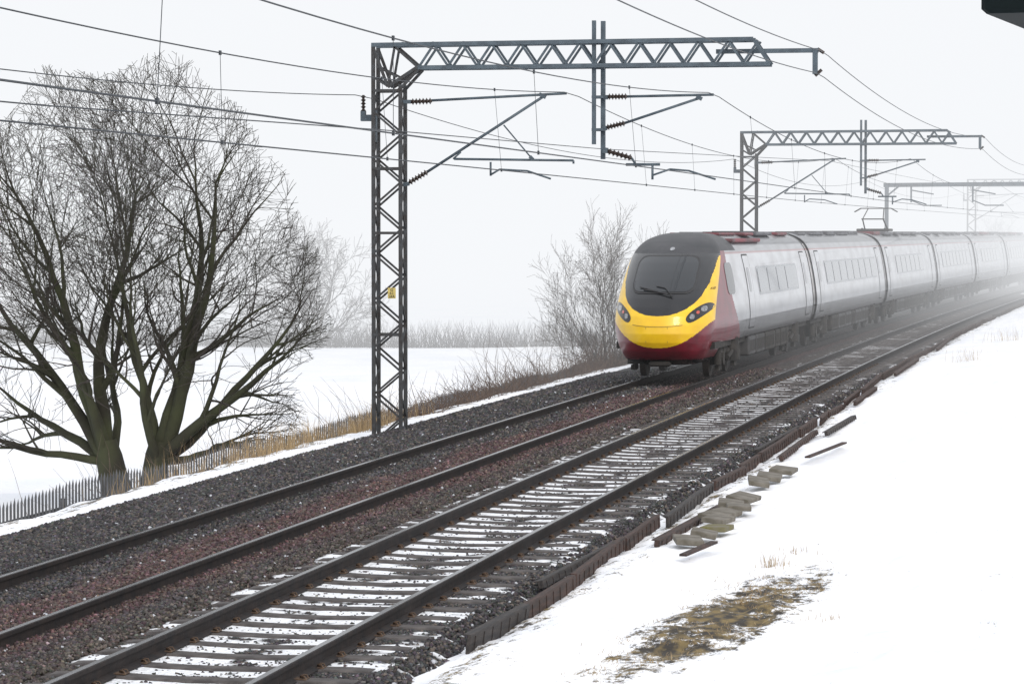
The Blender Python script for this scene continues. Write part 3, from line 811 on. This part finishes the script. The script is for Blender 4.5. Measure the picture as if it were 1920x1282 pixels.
for bx,azs in((-.50,[(178,20,.18,6.0),(185,40,.15,5.6),(172,60,.13,4.8),(195,80,.10,3.8),(165,8,.18,6.2),(80,44,.11,4.2),(240,28,.12,5.2)]),
               (.55,[(2,20,.18,6.0),(-8,40,.15,5.4),(10,60,.13,4.4),(-15,80,.10,3.6),(60,4,.18,6.0),(280,42,.11,4.2),(100,26,.12,5.2)])):
    for a,t,r,ln in azs: stems.append((bx+.05*math.cos(D(a)),.05*math.sin(D(a)),D(a),D(t),ln,r))
def envL(p):
    k=1+.10*math.sin(p.x*2.1+p.z*1.3+p.y)+.06*math.sin(p.z*3.7-p.x*1.7)
    return ((p.x+.15)/4.15)**2+(p.y/4.0)**2+((p.z-4.8)/4.75)**2<k if p.z>3.0 else (abs(p.x+.1)/3.9)**2+(p.y/3.6)**2<k and p.z>.5 or math.hypot(p.x,p.y)<1.8
T,C=make_tree(23,stems,[6,3.2,1.8,1.05,.62],[6,6,5,3],[.16,.20,.22,.23,.24],[.05,.03,.02,.01,.0],[(24,55),(26,60),(25,60),(22,58)],envL,t0=.22,minr=.0046,z0=1.15,T=B,outc=(0,0,2.0))
place_tree(T,C,-19.15,59.5,-2.5,'large spreading bare oak with mossy limbs beyond the palisade fence')
stems=[(random.uniform(-.15,.15),random.uniform(-.15,.15),D(a),D(t),L_,.032) for a,t,L_ in [(0,7,4.0),(180,12,3.9),(10,22,3.7),(190,27,3.4),(90,15,3.9),(270,18,3.6),(0,38,3.0),(180,40,2.8),(60,26,3.3),(230,28,3.2),(0,54,2.2),(180,54,2.2)]]
T,C=make_tree(5,stems,[4,1.2,.75,.45],[12,6,3],[.08,.14,.18,.2],[.06,.12,.10,.06],[(22,48),(22,50),(20,50)],None,(5,4,3,3),minr=.0038,t0=.10)
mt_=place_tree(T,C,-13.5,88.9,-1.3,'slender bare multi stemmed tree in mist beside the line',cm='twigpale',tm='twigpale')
mt_.scale=(.84,.84,.98)
stems=[(0,0,D(90),D(5),3.4,.25),(0,0,D(0),D(45),3.2,.16),(0,0,D(180),D(45),3.2,.16),(0,0,D(60),D(25),3.4,.18),(0,0,D(200),D(22),3.4,.18),(0,0,D(0),D(65),2.6,.12),(0,0,D(180),D(66),2.6,.12)]
T,C=make_tree(21,stems,[3.5,1.6,1.0,.6],[7,6,4],[.2,.22,.26,.3],[.05,.08,.05,.03],[(30,65),(28,65),(25,65)],None,(5,4,3,3),minr=.008)
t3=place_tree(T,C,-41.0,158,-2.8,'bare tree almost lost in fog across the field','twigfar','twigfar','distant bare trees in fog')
t3.scale=(1.15,1.15,1.3)
for x,y,sc_ in((-5.2,252,1.25),(-9.2,248,1.0)):
    n=copytree(t3,(x,y,-2)); n.scale=(sc_,)*3; n.rotation_euler=(0,0,1.3*sc_)

# ------------------------------------------------------------------ scrub / hedge / grass
random.seed(3)
def twigs(n,fpos,h,lean,r,mat,name,lab,cat,kinks=3,sides=3):
    mb=MB()
    for i in range(n):
        x,y,z=fpos(); p=Vector((x,y,z)); H=random.uniform(*h); d=Vector((random.gauss(0,lean),random.gauss(0,lean),1)).normalized()
        pts=[p]
        for k in range(kinks):
            d=(d+rvec()*.28+Vector((0,0,-.10 if lean>.4 else 0))).normalized(); p=p+d*H/kinks; pts.append(p)
        mb.tube(pts,[r*(1-.75*k/kinks) for k in range(kinks+1)],sides)
    return mk(name,mb,[mat],kind='stuff',label=lab,category=cat)
def zter(u): return float(np.interp(u,pu,pz))
def fscrub():
    s=60+68*random.random()**.8
    while vn(s*.23,3.3)<.38 and random.random()<.8: s=random.uniform(60,128)
    u=random.choice([random.gauss(-15.0,.4),random.gauss(-15.8,.9)]); u=max(-18.5,min(-14.2,u)); return (cx(u,s),s,zter(u)-.05)
twigs(5200,fscrub,(.3,1.15),.6,.009,'scrub','bramble_scrub','brown leafless bramble scrub along the fence','scrub',4)
def fclump():
    s0_,u0_=random.choice([(56,-16.8),(58,-16.4),(53,-17),(66,-16.0),(76,-15.4),(83,-15.4),(90,-15.0),(92,-15.7),(98,-15.1)]); return (cx(u0_+random.gauss(0,.5),s0_),s0_+random.gauss(0,1.4),zter(u0_)-.05)
twigs(1200,fclump,(.7,2.3),.42,.008,'scrub','shrub_thicket','taller brown shrub thicket beside the fence','shrub',5)
def fhedge():
    X=random.uniform(-66,-24); return (X,156+random.gauss(0,.8)+(X+33)*-.05,-2.8)
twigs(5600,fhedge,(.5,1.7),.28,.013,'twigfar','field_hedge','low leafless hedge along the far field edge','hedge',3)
def fgr():
    while True:
        s=random.uniform(44.5,64); u=-14.95+random.gauss(0,.36)
        if vn(s*.9,u*.5)>.52 or random.random()<.10: return (cx(u,s),s,zter(u)-.03)
mb=MB()
def blade(mb,x,y,z,h,w,lean=.25):
    a=random.uniform(0,6.28); dx,dy=math.cos(a)*w,math.sin(a)*w; lx,ly=random.gauss(0,lean)*h,random.gauss(0,lean)*h
    mb.add([(x-dx,y-dy,z),(x+dx,y+dy,z),(x+dx*.7+lx*.4,y+dy*.7+ly*.4,z+h*.6),(x-dx*.7+lx*.4,y-dy*.7+ly*.4,z+h*.6),(x+lx,y+ly,z+h)],[(0,1,2,3),(3,2,4)])
for i in range(2900):
    x,y,z=fgr(); blade(mb,x,y,z,random.uniform(.14,.42)+.45*random.random()**3,.004)
mk('dry_grass',mb,['dry'],kind='stuff',label='golden dry grass along the embankment edge',category='grass')
mb=MB()
for i in range(3200):
    y=26.3+random.gauss(0,1.8); x=-3.12+(y-26)*.11+random.gauss(0,.28)
    if vn(x*5,y*3)<.45 or vn(x*13,y*11)<.4: continue
    z=float(np.interp(x-KC*y*y,pu,pz)); blade(mb,x,y,z,random.uniform(.015,.05),.0028,.9)
for (x0,y0,n,h,sp_) in[(-2.95,30.3,60,.18,.08),(-2.85,31.6,25,.12,.12),(-2.6,80.4,60,.45,.25),(-2.0,96,60,.6,.4),(-2.05,25.9,25,.06,.10),(-2.6,86,20,.25,.3)]:
    for i in range(n):
        x=x0+random.gauss(0,sp_);y=y0+random.gauss(0,sp_); blade(mb,x,y,float(np.interp(x-KC*y*y,pu,pz)),random.uniform(.4,1)*h,.003)
mk('grass_tufts',mb,['dry'],kind='stuff',label='sparse dry grass poking through the snow bank',category='grass')

# ------------------------------------------------------------------ palisade fence
FU=-16.2
fr=empty('palisade_fence',(cx(FU,40),40,-2.48),0,label='grey palisade fence with pointed pales below the embankment',category='fence')
fx,fy,fz=fr.location
mb=MB(); s=34.
while s<120:
    x=cx(FU,s)-fx; y=s-fy; h=1.84+random.uniform(-.025,.025)+.05*math.sin(s*.7)
    w=.030; t=.014
    vs=[(x-t,y-w,0),(x+t,y,0),(x-t,y+w,0),(x-t,y-w,h-.10),(x+t,y,h-.08),(x-t,y+w,h-.10),(x,y,h)]
    mb.add(vs,[(0,1,4,3),(1,2,5,4),(3,4,6),(4,5,6),(0,3,5,2),(3,6,5)])
    s+=.155
mk('pales',mb,['fence'],fr)
mb=MB()
for z in(.35,1.45):
    for k in range(34,120,3): mb.bar((cx(FU-.02,k)-fx-.03,k-fy,z),(cx(FU-.02,k+3)-fx-.03,k+3-fy,z),.045,.05)
mk('fence_rail',mb,['fence'],fr)
mb=MB(); mb.bar((0,0,-.1),(0,0,1.6),.08,.08); pm=mb.mesh('fence_post',['fence'])
for k in range(34,120,3): mk('fence_post',pm,parent=fr,loc=(cx(FU-.1,k)-fx,k-fy,0))

# ------------------------------------------------------------------ hanging platform sign
sg=empty('hanging_sign',(-.238,8.09,3.985),D(81.6),label='dark hanging sign box seen from below beside the platform',category='sign')
mb=MB(); mb.box((.7,-.15,.15),(1.4,.30,.30),0,None,.012); mk('sign_box',mb,['signdark'],sg)
mb=MB(); mb.bar((.2,-.15,.30),(.2,-.15,1.3),.03,.03); mb.bar((1.2,-.15,.30),(1.2,-.15,1.3),.03,.03); mk('sign_hanger',mb,['steel'],sg)

# ------------------------------------------------------------------ fog banks: absorbing volumes, scattered skylight put in as emission
FOG_GLOW=(.925,.943,.97)
def fog(y0,y1,xa,xb,z0,z1,dens,i):
    mb=MB(); mb.box(((xa+xb)/2,(y0+y1)/2,(z0+z1)/2),(xb-xa,y1-y0,z1-z0))
    m=bpy.data.materials.new('fog'); m.use_nodes=True; t=m.node_tree
    for n in list(t.nodes): t.nodes.remove(n)
    o=t.nodes.new('ShaderNodeOutputMaterial'); a=t.nodes.new('ShaderNodeVolumeAbsorption'); e=t.nodes.new('ShaderNodeEmission'); ad=t.nodes.new('ShaderNodeAddShader')
    a.inputs[0].default_value=(0,0,0,1); a.inputs[1].default_value=dens; e.inputs[0].default_value=(*FOG_GLOW,1); e.inputs[1].default_value=dens
    L(t,a.outputs[0],ad.inputs[0]); L(t,e.outputs[0],ad.inputs[1]); L(t,ad.outputs[0],o.inputs['Volume'])
    M['fog%d'%i]=m
    mk('fog_bank',mb,['fog%d'%i],kind='structure')
fog(66,1500,-1200,900,-30,90,.0034,0)
fog(112,1480,-1180,880,-29,85,.0050,1)
fog(158,1460,-1160,860,-28,80,.0085,2)

# ------------------------------------------------------------------ light
w=bpy.data.worlds.new('World'); SC.world=w; w.use_nodes=True; t=w.node_tree
bg=t.nodes['Background']; sky=t.nodes.new('ShaderNodeTexSky'); sky.sky_type='NISHITA'; sky.sun_disc=False
sky.sun_elevation=D(35); sky.sun_rotation=D(150); sky.air_density=1; sky.dust_density=4
L(t,sky.outputs[0],bg.inputs[0]); bg.inputs[1].default_value=.05
b2=t.nodes.new('ShaderNodeBackground'); b2.inputs[0].default_value=(.905,.92,.95,1); b2.inputs[1].default_value=.98
ad=t.nodes.new('ShaderNodeAddShader'); L(t,bg.outputs[0],ad.inputs[0]); L(t,b2.outputs[0],ad.inputs[1]); L(t,ad.outputs[0],t.nodes['World Output'].inputs[0])
ld=bpy.data.lights.new('sun','SUN'); ld.energy=1.0; ld.angle=D(15); ld.color=(1,.97,.93)
lo=bpy.data.objects.new('sun',ld); COL.objects.link(lo); lo.rotation_euler=(D(50),0,D(40))

cam=bpy.data.cameras.new('camera'); co=bpy.data.objects.new('camera',cam); COL.objects.link(co)
cam.sensor_width=36; cam.lens=36*5600/1920; cam.clip_end=4000; cam.clip_start=.1
co.location=(0,0,3.4); co.rotation_euler=(D(90-2.087),0,D(10.57)); SC.camera=co
SC.view_settings.view_transform='Standard'; SC.view_settings.look='None'; SC.view_settings.exposure=0
